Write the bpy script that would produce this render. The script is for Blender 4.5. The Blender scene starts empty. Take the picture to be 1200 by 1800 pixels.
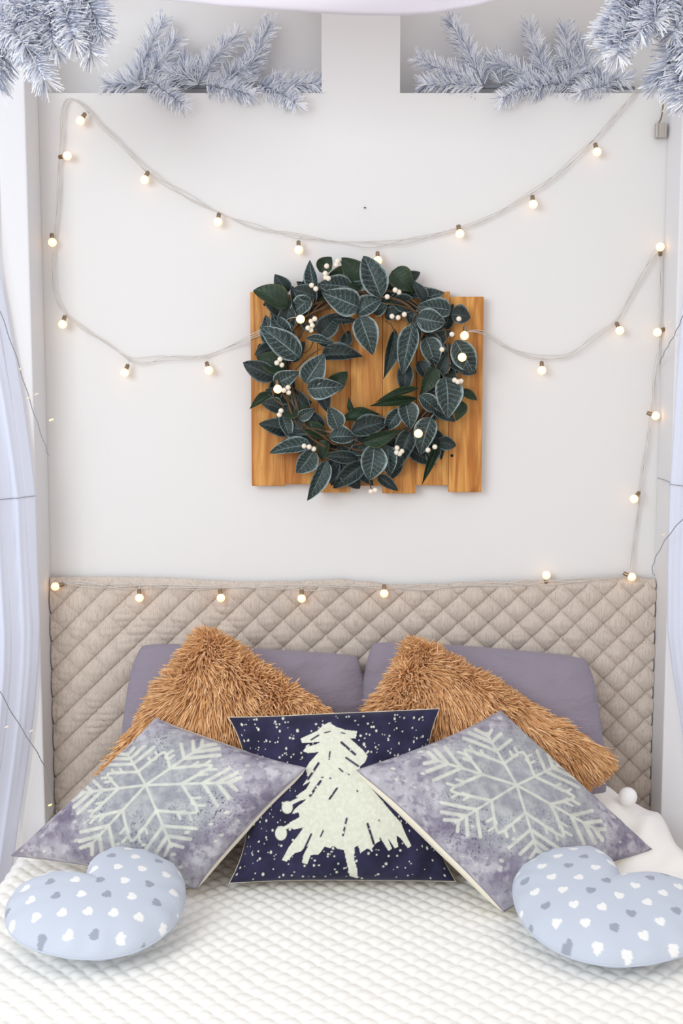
import bpy, math, random
import numpy as np
from mathutils import Vector, Matrix

# ------------------------------------------------------------------ camera, world, lights, exposure
random.seed(7)
RS = np.random.RandomState(11)
S = bpy.context.scene
COL = S.collection
F = 2065.0                                   # focal length in pixels of the 1200x1800 frame
TILT = math.radians(6.2)
CAM = np.array([0.0, -3.2, 1.73])
FW = np.array([0, math.cos(TILT), -math.sin(TILT)])
UP = np.array([0, math.sin(TILT), math.cos(TILT)])

cd = bpy.data.cameras.new('camera'); cam = bpy.data.objects.new('camera', cd); COL.objects.link(cam)
cam.location = CAM; cam.rotation_euler = (math.radians(90) - TILT, 0, 0)
cd.sensor_fit = 'VERTICAL'; cd.sensor_height = 36.0; cd.lens = 36.0 * F / 1800.0
cd.clip_start = 0.05
S.camera = cam

W = bpy.data.worlds.new('world'); S.world = W; W.use_nodes = True
bg = W.node_tree.nodes['Background']
bg.inputs['Color'].default_value = (1.0, 0.962, 0.958, 1); bg.inputs['Strength'].default_value = 1.0

def area(name, loc, target, size, power, col):
    l = bpy.data.lights.new(name, 'AREA'); l.shape = 'RECTANGLE'; l.size = size[0]; l.size_y = size[1]
    l.energy = power; l.color = col
    o = bpy.data.objects.new(name, l); COL.objects.link(o); o.location = loc
    o.rotation_euler = (Vector(target) - Vector(loc)).to_track_quat('-Z', 'Y').to_euler()
    return o
area('window_daylight', (-2.0, -3.5, 2.6), (-0.1, -0.2, 1.4), (1.9, 1.7), 72, (0.86, 0.94, 1.0))

S.view_settings.view_transform = 'Standard'; S.view_settings.look = 'None'
S.view_settings.gamma = 1.0; S.view_settings.use_curve_mapping = False
S.view_settings.exposure = 0.0
S.cycles.max_bounces = 14; S.cycles.diffuse_bounces = 9; S.cycles.transmission_bounces = 12

# ------------------------------------------------------------------ helpers
def P(x, y, Y):
    """point of the place seen at photo pixel (x, y) standing at depth plane Y"""
    d = np.array([(x - 600) / F, 0, 0]) + FW - UP * ((y - 900) / F)
    return CAM + d * ((Y - CAM[1]) / d[1])
def PZ(x, y, z):
    d = np.array([(x - 600) / F, 0, 0]) + FW - UP * ((y - 900) / F)
    return CAM + d * ((z - CAM[2]) / d[2])
def proj(p):
    d = np.asarray(p) - CAM; z = d @ FW
    return np.stack([600 + F * d[..., 0] / z, 900 - F * (d @ UP) / z], -1)
def lin(r, g, b):
    f = lambda c: ((c / 255 + 0.055) / 1.055) ** 2.4 if c > 10 else c / 255 / 12.92
    return (f(r), f(g), f(b))
def nrm(v): return v / np.maximum(np.linalg.norm(v, axis=-1, keepdims=True), 1e-9)

def mesh(name, V, Fc, mat=None, smooth=True, col=None, uv=None):
    V = np.ascontiguousarray(V, dtype=np.float32); me = bpy.data.meshes.new(name)
    me.vertices.add(len(V)); me.vertices.foreach_set('co', V.ravel())
    if isinstance(Fc, np.ndarray):
        k = Fc.shape[1]; idx = Fc.astype(np.int32).ravel(); st = np.arange(len(Fc), dtype=np.int32) * k
        tot = np.full(len(Fc), k, dtype=np.int32)
    else:
        idx = np.array([i for f in Fc for i in f], dtype=np.int32); tot = np.array([len(f) for f in Fc], dtype=np.int32)
        st = np.concatenate([[0], np.cumsum(tot)[:-1]]).astype(np.int32)
    me.loops.add(len(idx)); me.loops.foreach_set('vertex_index', idx)
    me.polygons.add(len(tot)); me.polygons.foreach_set('loop_start', st)
    me.polygons.foreach_set('use_smooth', np.full(len(tot), smooth, dtype=bool))
    me.update(calc_edges=True); me.validate()
    if col is not None:
        a = me.color_attributes.new('paint', 'FLOAT_COLOR', 'POINT')
        c = np.ones((len(V), 4), np.float32); c[:, :col.shape[1]] = col; a.data.foreach_set('color', c.ravel())
    if uv is not None:
        u = me.uv_layers.new(name='UVMap'); u.data.foreach_set('uv', np.asarray(uv, np.float32)[idx].ravel())
    if mat: me.materials.append(mat)
    return me
def link(name, me, parent=None, loc=None):
    o = bpy.data.objects.new(name, me); COL.objects.link(o)
    if loc is not None: o.location = loc
    if parent is not None:
        o.parent = parent
    return o
def world_child(name, me, parent):
    """mesh written in world coordinates, kept there under an unrotated Empty"""
    o = bpy.data.objects.new(name, me); COL.objects.link(o); o.parent = parent
    off = Vector((0, 0, 0)); q = parent
    while q is not None: off = off + q.location; q = q.parent
    o.location = -off
    return o
def thing(name, label, cat, loc=(0, 0, 0), group=None):
    o = bpy.data.objects.new(name, None); COL.objects.link(o); o.location = Vector([float(c) for c in loc]); o.empty_display_size = 0.05
    return tag(o, label, cat, group)
def tag(o, label, cat, group=None):
    o['label'] = label; o['category'] = cat
    if group: o['group'] = group
    return o

def grid_faces(nu, nv, wrap_v=False):
    i = np.arange(nu - 1)[:, None]; j = np.arange(nv if wrap_v else nv - 1)[None, :]
    j2 = (j + 1) % nv
    return np.stack([i * nv + j, (i + 1) * nv + j, (i + 1) * nv + j2, i * nv + j2], -1).reshape(-1, 4)
def spline(pts, n=12):
    p = np.array(pts, float); p = np.vstack([2 * p[0] - p[1], p, 2 * p[-1] - p[-2]]); out = []
    t = np.linspace(0, 1, n, endpoint=False)[:, None]
    for i in range(1, len(p) - 2):
        a, b, c, d = p[i - 1], p[i], p[i + 1], p[i + 2]
        out.append(0.5 * (2 * b + (c - a) * t + (2 * a - 5 * b + 4 * c - d) * t ** 2 + (3 * b - a - 3 * c + d) * t ** 3))
    out.append(p[-2][None]); return np.vstack(out)
def tube(path, r, k=6):
    p = np.asarray(path, float); n = len(p); r = np.broadcast_to(np.asarray(r, float), (n,))
    T = nrm(np.gradient(p, axis=0)); ref = np.array([0.31, 0.87, 0.38]); ref = ref / np.linalg.norm(ref)
    A = nrm(np.cross(T, ref)); B = np.cross(T, A); an = np.arange(k) * 2 * math.pi / k
    V = p[:, None] + r[:, None, None] * (A[:, None] * np.cos(an)[None, :, None] + B[:, None] * np.sin(an)[None, :, None])
    V = V.reshape(-1, 3); Fc = [list(f) for f in grid_faces(n, k, True)]
    Fc.append(list(range(k))[::-1]); Fc.append([(n - 1) * k + i for i in range(k)])
    return V, Fc
def join(parts):
    V = []; Fc = []; o = 0
    for v, f in parts:
        V.append(v); Fc += [[i + o for i in q] for q in f]; o += len(v)
    return np.vstack(V), Fc
def box(x0, x1, y0, y1, z0, z1, b=0.004):
    """bevelled box"""
    c = np.array([(x0 + x1) / 2, (y0 + y1) / 2, (z0 + z1) / 2]); h = np.array([x1 - x0, y1 - y0, z1 - z0]) / 2; b = min(b, h.min() * 0.45)
    import bmesh
    bm = bmesh.new(); bmesh.ops.create_cube(bm, size=2.0)
    for v in bm.verts: v.co = Vector((v.co.x * h[0] + c[0], v.co.y * h[1] + c[1], v.co.z * h[2] + c[2]))
    bmesh.ops.bevel(bm, geom=list(bm.edges), offset=b, segments=2, profile=0.5, affect='EDGES')
    V = np.array([v.co[:] for v in bm.verts]); bm.verts.index_update(); Fc = [[v.index for v in f.verts] for f in bm.faces]; bm.free()
    return V, Fc
def lathe(prof, k=16):
    """prof: list of (r, z)"""
    n = len(prof); an = np.arange(k) * 2 * math.pi / k
    V = np.array([[[r * math.cos(a), r * math.sin(a), z] for a in an] for r, z in prof]).reshape(-1, 3)
    Fc = [list(f)[::-1] for f in grid_faces(n, k, True)]; Fc.append([i for i in range(k)][::-1]); Fc.append([(n - 1) * k + i for i in range(k)])
    return V, Fc
def wob(x, y, seed, f=1.0):
    """cheap smooth noise from sines, about -1..1"""
    r = np.random.RandomState(seed); s = np.zeros_like(np.asarray(x, float))
    for k in range(6):
        a = r.uniform(0, 2 * math.pi); q = f * r.uniform(0.5, 2.0); s = s + np.sin((x * math.cos(a) + y * math.sin(a)) * q * 6.28 + r.uniform(0, 6.28)) / (0.6 + q / f)
    return s / 3.2

# ------------------------------------------------------------------ materials
def mat(name, col, rough=0.7, spec=0.3, bump=None, vary=None, sheen=0.0, metal=0.0, trans=0.0):
    m = bpy.data.materials.new(name); m.use_nodes = True; nt = m.node_tree; b = nt.nodes['Principled BSDF']
    b.inputs['Base Color'].default_value = (*col, 1); b.inputs['Roughness'].default_value = rough
    b.inputs['Specular IOR Level'].default_value = spec; b.inputs['Metallic'].default_value = metal
    b.inputs['Sheen Weight'].default_value = sheen
    if trans: b.inputs['Transmission Weight'].default_value = trans
    tc = nt.nodes.new('ShaderNodeTexCoord')
    if vary:
        sc, amt = vary; n = nt.nodes.new('ShaderNodeTexNoise'); n.inputs['Scale'].default_value = sc; n.inputs['Detail'].default_value = 5
        nt.links.new(tc.outputs['Object'], n.inputs['Vector'])
        r = nt.nodes.new('ShaderNodeMapRange'); r.inputs['From Min'].default_value = 0.3; r.inputs['From Max'].default_value = 0.7
        r.inputs['To Min'].default_value = 1 - amt; r.inputs['To Max'].default_value = 1 + amt; nt.links.new(n.outputs['Fac'], r.inputs['Value'])
        x = nt.nodes.new('ShaderNodeVectorMath'); x.operation = 'SCALE'; x.inputs[0].default_value = col; nt.links.new(r.outputs['Result'], x.inputs['Scale'])
        nt.links.new(x.outputs['Vector'], b.inputs['Base Color'])
    if bump:
        sc, st, dist, stretch = bump; mp = nt.nodes.new('ShaderNodeMapping'); mp.inputs['Scale'].default_value = stretch
        nt.links.new(tc.outputs['Object'], mp.inputs['Vector']); n = nt.nodes.new('ShaderNodeTexNoise')
        n.inputs['Scale'].default_value = sc; n.inputs['Detail'].default_value = 4; nt.links.new(mp.outputs['Vector'], n.inputs['Vector'])
        bp = nt.nodes.new('ShaderNodeBump'); bp.inputs['Strength'].default_value = st; bp.inputs['Distance'].default_value = dist
        nt.links.new(n.outputs['Fac'], bp.inputs['Height']); nt.links.new(bp.outputs['Normal'], b.inputs['Normal'])
    return m
def N(m, t, **kw):
    n = m.node_tree.nodes.new(t)
    for k, v in kw.items():
        if k in n.inputs: n.inputs[k].default_value = v
        else: setattr(n, k, v)
    return n
def L(m, a, b): m.node_tree.links.new(a, b)
def mix(m, fac, a, b):
    n = N(m, 'ShaderNodeMix', data_type='RGBA')
    for s, v in ((0, fac), (6, a), (7, b)):
        if isinstance(v, (tuple, list)): n.inputs[s].default_value = (*v[:3], 1)
        elif isinstance(v, (int, float)): n.inputs[s].default_value = v
        else: L(m, v, n.inputs[s])
    return n.outputs[2]
def ramp(m, src, a, b, lo=0.0, hi=1.0):
    n = N(m, 'ShaderNodeMapRange'); n.inputs['From Min'].default_value = a; n.inputs['From Max'].default_value = b
    n.inputs['To Min'].default_value = lo; n.inputs['To Max'].default_value = hi; L(m, src, n.inputs['Value']); return n.outputs['Result']
BS = lambda m: m.node_tree.nodes['Principled BSDF']

M = {}
M['wall'] = mat('wall_paint', lin(222, 221, 220), 0.85, 0.2, bump=(60, 0.12, 0.002, (1, 1, 1)))
M['floor'] = mat('floor_boards', lin(190, 170, 150), 0.6)
M['white_wood'] = mat('white_painted_wood', lin(220, 220, 222), 0.55, 0.35, bump=(40, 0.08, 0.001, (4, 4, .3)))
M['curtain'] = mat('sheer_curtain', lin(238, 243, 254), 0.9, 0.05, bump=(900, 0.15, 0.0005, (1, 1, .2)))
M['drape'] = mat('voile_drape', lin(246, 245, 250), 0.9, 0.05)
M['linen'] = mat('beige_linen', lin(203, 191, 180), 0.95, 0.1, bump=(420, 0.8, 0.0016, (1, 1, .10)), vary=(9, .06), sheen=0.15)
M['coverlet'] = mat('white_coverlet', lin(242, 241, 236), 0.9, 0.1, bump=(500, 0.2, 0.0006, (1, 1, 1)))
M['throw'] = mat('cream_throw', lin(245, 242, 236), 0.95, 0.1, bump=(300, 0.3, 0.001, (1, 1, 1)), sheen=0.2)
M['pompom'] = mat('white_wool', lin(244, 243, 242), 1.0, 0.05, bump=(260, 0.8, 0.003, (1, 1, 1)), sheen=0.3)
M['grey_cotton'] = mat('mauve_grey_cotton', lin(140, 132, 145), 0.85, 0.15, bump=(11, 0.5, 0.03, (1, 1, 2.2)), sheen=0.15)
M['cream_back'] = mat('cream_canvas', lin(232, 226, 208), 0.9, 0.1, bump=(500, 0.3, 0.0006, (1, 1, 1)))
M['mattress'] = mat('mattress_ticking', lin(235, 233, 230), 0.9)
M['cable'] = mat('clear_cable', lin(205, 200, 194), 0.35, 0.5)
M['metal'] = mat('bronze_cap', lin(150, 130, 108), 0.32, 0.5, metal=0.9)
M['wire'] = mat('grey_fairy_wire', lin(150, 150, 158), 0.4, 0.5)
M['clear_plastic'] = mat('clear_plastic', lin(178, 172, 164), 0.15, 0.6)
M['vine'] = mat('brown_vine', lin(92, 72, 52), 0.8, 0.2, vary=(60, .25))
M['berry'] = mat('cream_berry', lin(232, 222, 206), 0.35, 0.45)
M['dark'] = mat('dark_hole', lin(40, 30, 22), 0.8)
M['stem'] = mat('garland_stem', lin(132, 136, 146), 0.8)

m = M['bulb'] = bpy.data.materials.new('lit_bulb'); m.use_nodes = True
b = BS(m); b.inputs['Base Color'].default_value = (.9, .8, .6, 1); b.inputs['Roughness'].default_value = 0.3
b.inputs['Emission Color'].default_value = (1, 0.55, 0.20, 1); b.inputs['Emission Strength'].default_value = 1.9
m = M['led'] = bpy.data.materials.new('lit_led'); m.use_nodes = True
b = BS(m); b.inputs['Base Color'].default_value = (.9, .8, .4, 1)
b.inputs['Emission Color'].default_value = (1, 0.72, 0.18, 1); b.inputs['Emission Strength'].default_value = 1.2

# slubby linen threads
m = M['linen']; b = BS(m); src = b.inputs['Base Color'].links[0].from_socket; tc = N(m, 'ShaderNodeTexCoord'); mp = N(m, 'ShaderNodeMapping'); mp.inputs['Scale'].default_value = (1, 1, .06); L(m, tc.outputs['Object'], mp.inputs['Vector'])
n1 = N(m, 'ShaderNodeTexNoise'); n1.inputs['Scale'].default_value = 330; n1.inputs['Detail'].default_value = 4; L(m, mp.outputs[0], n1.inputs['Vector'])
L(m, mix(m, ramp(m, n1.outputs['Fac'], .46, .68, 0, .55), src, lin(164, 150, 138)), b.inputs['Base Color'])

# wood planks
m = M['plank'] = mat('honey_pine', lin(196, 138, 72), 0.45, 0.35)
tc = N(m, 'ShaderNodeTexCoord'); oi = N(m, 'ShaderNodeObjectInfo'); ad = N(m, 'ShaderNodeVectorMath', operation='MULTIPLY_ADD')
cmb = N(m, 'ShaderNodeCombineXYZ'); L(m, oi.outputs['Random'], cmb.inputs[0]); L(m, oi.outputs['Random'], cmb.inputs[2])
L(m, cmb.outputs[0], ad.inputs[0]); ad.inputs[1].default_value = (17, 0, 31); L(m, tc.outputs['Object'], ad.inputs[2])
mp = N(m, 'ShaderNodeMapping'); mp.inputs['Scale'].default_value = (1, 1, 0.09); L(m, ad.outputs[0], mp.inputs['Vector'])
n1 = N(m, 'ShaderNodeTexNoise'); n1.inputs['Scale'].default_value = 34; n1.inputs['Detail'].default_value = 3; n1.inputs['Distortion'].default_value = 1.4; L(m, mp.outputs[0], n1.inputs['Vector'])
n2 = N(m, 'ShaderNodeTexNoise'); n2.inputs['Scale'].default_value = 160; n2.inputs['Detail'].default_value = 6; L(m, mp.outputs[0], n2.inputs['Vector'])
c = mix(m, ramp(m, n1.outputs['Fac'], .36, .64), lin(172, 106, 42), lin(216, 158, 84))
c = mix(m, ramp(m, n2.outputs['Fac'], .5, .75, 0, .45), c, lin(140, 86, 38))
n3 = N(m, 'ShaderNodeTexNoise'); n3.inputs['Scale'].default_value = 9; L(m, ad.outputs[0], n3.inputs['Vector'])
c = mix(m, ramp(m, n3.outputs['Fac'], .66, .74, 0, .7), c, lin(110, 66, 30)); L(m, c, BS(m).inputs['Base Color'])

# leaves: UV x along the leaf, y across (0..1)
def leaf_mat(name, base, dark, vein, frost):
    m = mat(name, base, 0.5, 0.35); uv = N(m, 'ShaderNodeUVMap'); sp = N(m, 'ShaderNodeSeparateXYZ'); L(m, uv.outputs[0], sp.inputs[0])
    def mth(op, a, b=None, c=None):
        n = N(m, 'ShaderNodeMath', operation=op)
        for i, v in enumerate((a, b, c)):
            if v is None: continue
            if isinstance(v, (int, float)): n.inputs[i].default_value = v
            else: L(m, v, n.inputs[i])
        return n.outputs[0]
    av = mth('MULTIPLY', mth('ABSOLUTE', mth('SUBTRACT', sp.outputs[1], 0.5)), 2.0)      # 0 midrib .. 1 rim
    oi = N(m, 'ShaderNodeObjectInfo'); off = N(m, 'ShaderNodeCombineXYZ'); L(m, mth('MULTIPLY', oi.outputs['Random'], 40.0), off.inputs[2])
    vv = N(m, 'ShaderNodeVectorMath', operation='ADD'); L(m, uv.outputs[0], vv.inputs[0]); L(m, off.outputs[0], vv.inputs[1])
    ns = N(m, 'ShaderNodeTexNoise'); ns.inputs['Scale'].default_value = 11; ns.inputs['Detail'].default_value = 6; L(m, vv.outputs[0], ns.inputs['Vector'])
    nf = N(m, 'ShaderNodeTexNoise'); nf.inputs['Scale'].default_value = 42; nf.inputs['Detail'].default_value = 3; L(m, vv.outputs[0], nf.inputs['Vector'])
    nb = N(m, 'ShaderNodeTexNoise'); nb.inputs['Scale'].default_value = 2.2; L(m, vv.outputs[0], nb.inputs['Vector'])
    rib = ramp(m, av, 0.0, 0.055, 1, 0)
    ph = mth('FRACT', mth('ADD', mth('MULTIPLY', mth('SUBTRACT', sp.outputs[0], mth('MULTIPLY', av, 0.17)), 8.0), mth('MULTIPLY', ns.outputs['Fac'], 0.9)))
    side = ramp(m, mth('ABSOLUTE', mth('SUBTRACT', ph, 0.5)), 0.0, 0.13, 1, 0)
    rim = ramp(m, mth('ADD', av, mth('MULTIPLY', mth('SUBTRACT', ns.outputs['Fac'], .5), .3)), 0.80, 0.97, 0, 1)
    speck = ramp(m, nf.outputs['Fac'], .56, .70, 0, 0.5)
    c = mix(m, ramp(m, nb.outputs['Fac'], .35, .65), dark, base)
    f = mth('MULTIPLY', mth('MAXIMUM', mth('MAXIMUM', mth('MULTIPLY', rib, .9), mth('MULTIPLY', side, .42)), speck), frost)
    c = mix(m, f, c, vein)
    c = mix(m, mth('MULTIPLY', rim, frost), c, vein); L(m, c, BS(m).inputs['Base Color'])
    bp = N(m, 'ShaderNodeBump'); bp.inputs['Strength'].default_value = .5; bp.inputs['Distance'].default_value = .002; L(m, mth('MAXIMUM', rib, side), bp.inputs['Height']); L(m, bp.outputs[0], BS(m).inputs['Normal'])
    return m
M['leaf_frost'] = leaf_mat('frosted_leaf', lin(37, 57, 53), lin(20, 34, 32), lin(176, 194, 196), 0.66)
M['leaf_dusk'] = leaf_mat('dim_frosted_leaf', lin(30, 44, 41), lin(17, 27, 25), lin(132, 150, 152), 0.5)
M['leaf_green'] = leaf_mat('green_leaf', lin(38, 60, 42), lin(24, 42, 30), lin(120, 122, 70), 0.22)

def thin(m, f, col):
    # cloth or fibre that lets light through
    t = N(m, 'ShaderNodeBsdfTranslucent'); x = N(m, 'ShaderNodeMixShader'); x.inputs[0].default_value = f
    if isinstance(col, tuple): t.inputs['Color'].default_value = (*col, 1)
    else: L(m, col, t.inputs['Color'])
    out = m.node_tree.nodes['Material Output']; L(m, BS(m).outputs[0], x.inputs[1]); L(m, t.outputs[0], x.inputs[2]); L(m, x.outputs[0], out.inputs['Surface'])
thin(M['curtain'], .5, lin(246, 248, 254)); thin(M['drape'], .45, lin(240, 238, 247))
def paint_mat(name, rough=.85):
    m = mat(name, (1, 1, 1), rough, 0.15, sheen=0.1); a = N(m, 'ShaderNodeAttribute', attribute_name='paint'); return m, a
m, a = paint_mat('needle_tinsel', .55); M['needle'] = m; L(m, a.outputs['Color'], BS(m).inputs['Base Color'])
m, a = paint_mat('shaggy_fur', .8); M['fur'] = m; L(m, a.outputs['Color'], BS(m).inputs['Base Color'])
M['fur_base'] = mat('fur_backing', lin(230, 178, 124), .95, .1)

# snowflake print: red = flake ink, green = centre disc, blue = dark splash
m, a = paint_mat('snowflake_print'); M['snow'] = m; sp = N(m, 'ShaderNodeSeparateColor'); L(m, a.outputs['Color'], sp.inputs[0])
tc = N(m, 'ShaderNodeTexCoord')
def nz(scale, det=5):
    n = N(m, 'ShaderNodeTexNoise'); n.inputs['Scale'].default_value = scale; n.inputs['Detail'].default_value = det; L(m, tc.outputs['Object'], n.inputs['Vector']); return n.outputs['Fac']
c = mix(m, ramp(m, nz(13), .35, .66), lin(118, 111, 130), lin(182, 180, 187))
c = mix(m, ramp(m, nz(38), .52, .66, 0, .5), c, lin(206, 204, 208))
c = mix(m, ramp(m, nz(60), .52, .66, 0, .6), c, lin(106, 100, 120))
mm = N(m, 'ShaderNodeMath', operation='MULTIPLY'); L(m, sp.outputs[1], mm.inputs[0]); mm.inputs[1].default_value = .75
c = mix(m, mm.outputs[0], c, mix(m, ramp(m, nz(40), .4, .65), lin(146, 150, 156), lin(178, 182, 180)))
n5 = N(m, 'ShaderNodeTexNoise'); n5.inputs['Scale'].default_value = 190; n5.inputs['Detail'].default_value = 2; L(m, tc.outputs['Object'], n5.inputs['Vector'])
mm = N(m, 'ShaderNodeMath', operation='MULTIPLY'); L(m, sp.outputs[2], mm.inputs[0]); L(m, ramp(m, n5.outputs['Fac'], .56, .66), mm.inputs[1])
c = mix(m, mm.outputs[0], c, lin(74, 73, 92)); c = mix(m, sp.outputs[0], c, lin(216, 218, 203)); L(m, c, BS(m).inputs['Base Color'])

m, a = paint_mat('tree_print'); M['navy'] = m; sp = N(m, 'ShaderNodeSeparateColor'); L(m, a.outputs['Color'], sp.inputs[0]); tc = N(m, 'ShaderNodeTexCoord')
c = mix(m, ramp(m, nz(20), .35, .66), lin(34, 33, 55), lin(50, 48, 76)); ink = mix(m, ramp(m, nz(120), .4, .7), lin(206, 208, 192), lin(219, 220, 206))
c = mix(m, sp.outputs[0], c, ink); L(m, c, BS(m).inputs['Base Color'])
m, a = paint_mat('heart_print'); M['heart'] = m; L(m, a.outputs['Color'], BS(m).inputs['Base Color'])

# ------------------------------------------------------------------ structure
ZN = float(P(600, 163.5, 0)[2])                                  # niche ledge height
XL0, XL1, XR0, XR1 = -0.815, float(P(565, 100, 0)[0]), float(P(703, 100, 0)[0]), 0.868
def build_wall():
    xs = [-3.0, XL0, XL1, XR0, XR1, 3.0]; zs = [0.0, ZN, ZN + .42, 3.3]; V = []; Fc = []
    def q(a, b, c, d):
        i = len(V); V.extend([a, b, c, d]); Fc.append([i, i + 1, i + 2, i + 3])
    for i in range(5):
        for j in range(3):
            if j == 1 and i in (1, 3):
                x0, x1, z0, z1, D = xs[i], xs[i + 1], zs[1], zs[2], 0.12
                q((x0, D, z0), (x1, D, z0), (x1, D, z1), (x0, D, z1)); q((x0, 0, z0), (x1, 0, z0), (x1, D, z0), (x0, D, z0))
                q((x0, D, z1), (x1, D, z1), (x1, 0, z1), (x0, 0, z1)); q((x0, 0, z0), (x0, D, z0), (x0, D, z1), (x0, 0, z1)); q((x1, D, z0), (x1, 0, z0), (x1, 0, z1), (x1, D, z1))
            else: q((xs[i], 0, zs[j]), (xs[i + 1], 0, zs[j]), (xs[i + 1], 0, zs[j + 1]), (xs[i], 0, zs[j + 1]))
    q((-3, .22, 0), (-3, .22, 3.3), (3, .22, 3.3), (3, .22, 0))
    q((-3, 0, 3.3), (3, 0, 3.3), (3, .22, 3.3), (-3, .22, 3.3)); q((-3, 0, 0), (-3, 0, 3.3), (-3, .22, 3.3), (-3, .22, 0)); q((3, .22, 0), (3, .22, 3.3), (3, 0, 3.3), (3, 0, 0))
    o = link('wall_back', mesh('wall_back', np.array(V), Fc, M['wall'], smooth=False)); o['kind'] = 'structure'
build_wall()
fl = link('floor', mesh('floor', *box(-3, 3, -5, 0.22, -.05, 0, .002), M['floor'], smooth=False)); fl['kind'] = 'structure'

# canopy frame: two posts standing against the wall and the rails they carry
PXL, PXR = -0.800, 0.862
fr = thing('canopy_frame', 'white wooden bed canopy frame with a slim post at either side of the bed', 'bed frame', (0, -.07, 0))
for x0, x1 in ((PXL - .07, PXL), (PXR, PXR + .07)):
    world_child('post', mesh('post', *box(x0, x1, -.135, -.002, 0, 2.88, .004), M['white_wood'], smooth=False), fr)
    world_child('side_rail', mesh('side_rail', *box(x0, x1, -.49, -.135, 2.83, 2.86, .004), M['white_wood'], smooth=False), fr)
world_child('front_rail', mesh('front_rail', *box(PXL - .07, PXR + .07, -.52, -.49, 2.83, 2.86, .004), M['white_wood'], smooth=False), fr)

# ------------------------------------------------------------------ bed
ZB = 0.55
bed = thing('bed', 'wide white upholstered bed standing under the canopy', 'bed', (0.03, -1.0, 0))
world_child('base', mesh('base', *box(-.78, .84, -2.0, -.045, .08, .28, .01), M['white_wood'], smooth=False), bed)
world_child('mattress', mesh('mattress', *box(-.775, .835, -1.99, -.05, .28, .527, .04), M['mattress']), bed)
for x in (-.72, .78):
    for y in (-1.92, -.12): world_child('leg', mesh('leg', *box(x - .03, x + .03, y - .03, y + .03, 0, .08, .004), M['white_wood'], smooth=False), bed)

def puff(a, b, e=.42): return (np.abs(np.sin(math.pi * a)) * np.abs(np.sin(math.pi * b))) ** e
def coverlet():
    xs = np.linspace(-.84, .90, 420); ys = np.linspace(-2.02, -.045, 520); X, Y = np.meshgrid(xs, ys, indexing='ij'); tk = np.clip((Y + .20) / .05, 0, 1); X = X * (1 - tk * .05)
    wx = X + .008 * wob(X, Y, 3, 2.5); wy = Y + .008 * wob(X, Y, 4, 2.5)
    p = .047; d = puff(wx / p + wy / (p * 1.05), wx / p - wy / (p * 1.05), .5)
    Z = ZB - .012 + .0066 * d + .004 * wob(X, Y, 5, 1.5) + .0022 * wob(X, Y, 8, 6) + .0012 * wob(X, Y, 9, 15)
    e = np.maximum(0, np.maximum(-.80 - X, X - .86)); Z -= 1.2 * e ** 1.1
    ef = np.maximum(0, -1.96 - Y); Z -= 1.6 * ef
    V = np.stack([X, Y, Z], -1).reshape(-1, 3)
    o = link('coverlet', mesh('coverlet', V, grid_faces(420, 520), M['coverlet']))
    s = o.modifiers.new('thickness', 'SOLIDIFY'); s.thickness = .008; s.offset = -1
    tag(o, 'white diamond quilted coverlet spread over the bed', 'coverlet')
coverlet()

def wall_quilt():
    top = np.array([(80, 1017), (200, 1016), (300, 1018), (430, 1025), (520, 1024), (600, 1020), (700, 1030), (780, 1028), (850, 1024), (1000, 1022), (1060, 1017), (1100, 1015), (1160, 1021)], float)
    n, k = 480, 200; xs = np.linspace(PXL + .002, PXR - .002, n); px = np.interp(xs, [-.80, .862], [95, 1152])
    zt = np.array([P(a, np.interp(a, top[:, 0], top[:, 1]), -.03)[2] for a in px])
    t = np.linspace(0, 1, k); X = np.repeat(xs[:, None], k, 1); Z = .53 + (zt[:, None] - .53) * t[None]
    left = np.clip((0.05 - X) / .5, 0, 1)
    wx = X + .006 * wob(X, Z, 21, 1.5); wz = Z + .007 * wob(X, Z, 22, 1.2) - .02 * left
    px_, pz_ = .080 + .0 * X, .077; A = wx / px_ - wz / pz_; B = wx / px_ + wz / pz_
    sa = np.abs(np.sin(math.pi * A)); sb = np.abs(np.sin(math.pi * B)); sb = 1 - (1 - sb) * (1 - .25 * left)
    d = (sa * sb) ** .33; hem = np.clip((zt[:, None] - Z) / .022, 0, 1)
    pk = np.sin(Z * 330 + 6 * wob(X, Z, 31, 3)) * (.35 + .65 * left) * np.clip(d, 0, 1) * np.clip(wob(X, Z, 33, 4) + .25, 0, 1)
    Yv = -.012 - hem * (.020 * d + .0030 * pk) - .003 * wob(X, Z, 24, 2) - (1 - hem) * .004
    Yv -= .004 * np.exp(-((zt[:, None] - Z - .016) / .004) ** 2)
    V = np.stack([X, Yv, Z], -1).reshape(-1, 3)
    o = link('quilted_wall_panel', mesh('quilted_wall_panel', V, grid_faces(n, k)[:, ::-1], M['linen']))
    s = o.modifiers.new('thickness', 'SOLIDIFY'); s.thickness = .006; s.offset = -1
    tag(o, 'beige diamond quilted linen cover hung across the wall at the head of the bed', 'quilt')
wall_quilt()

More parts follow.
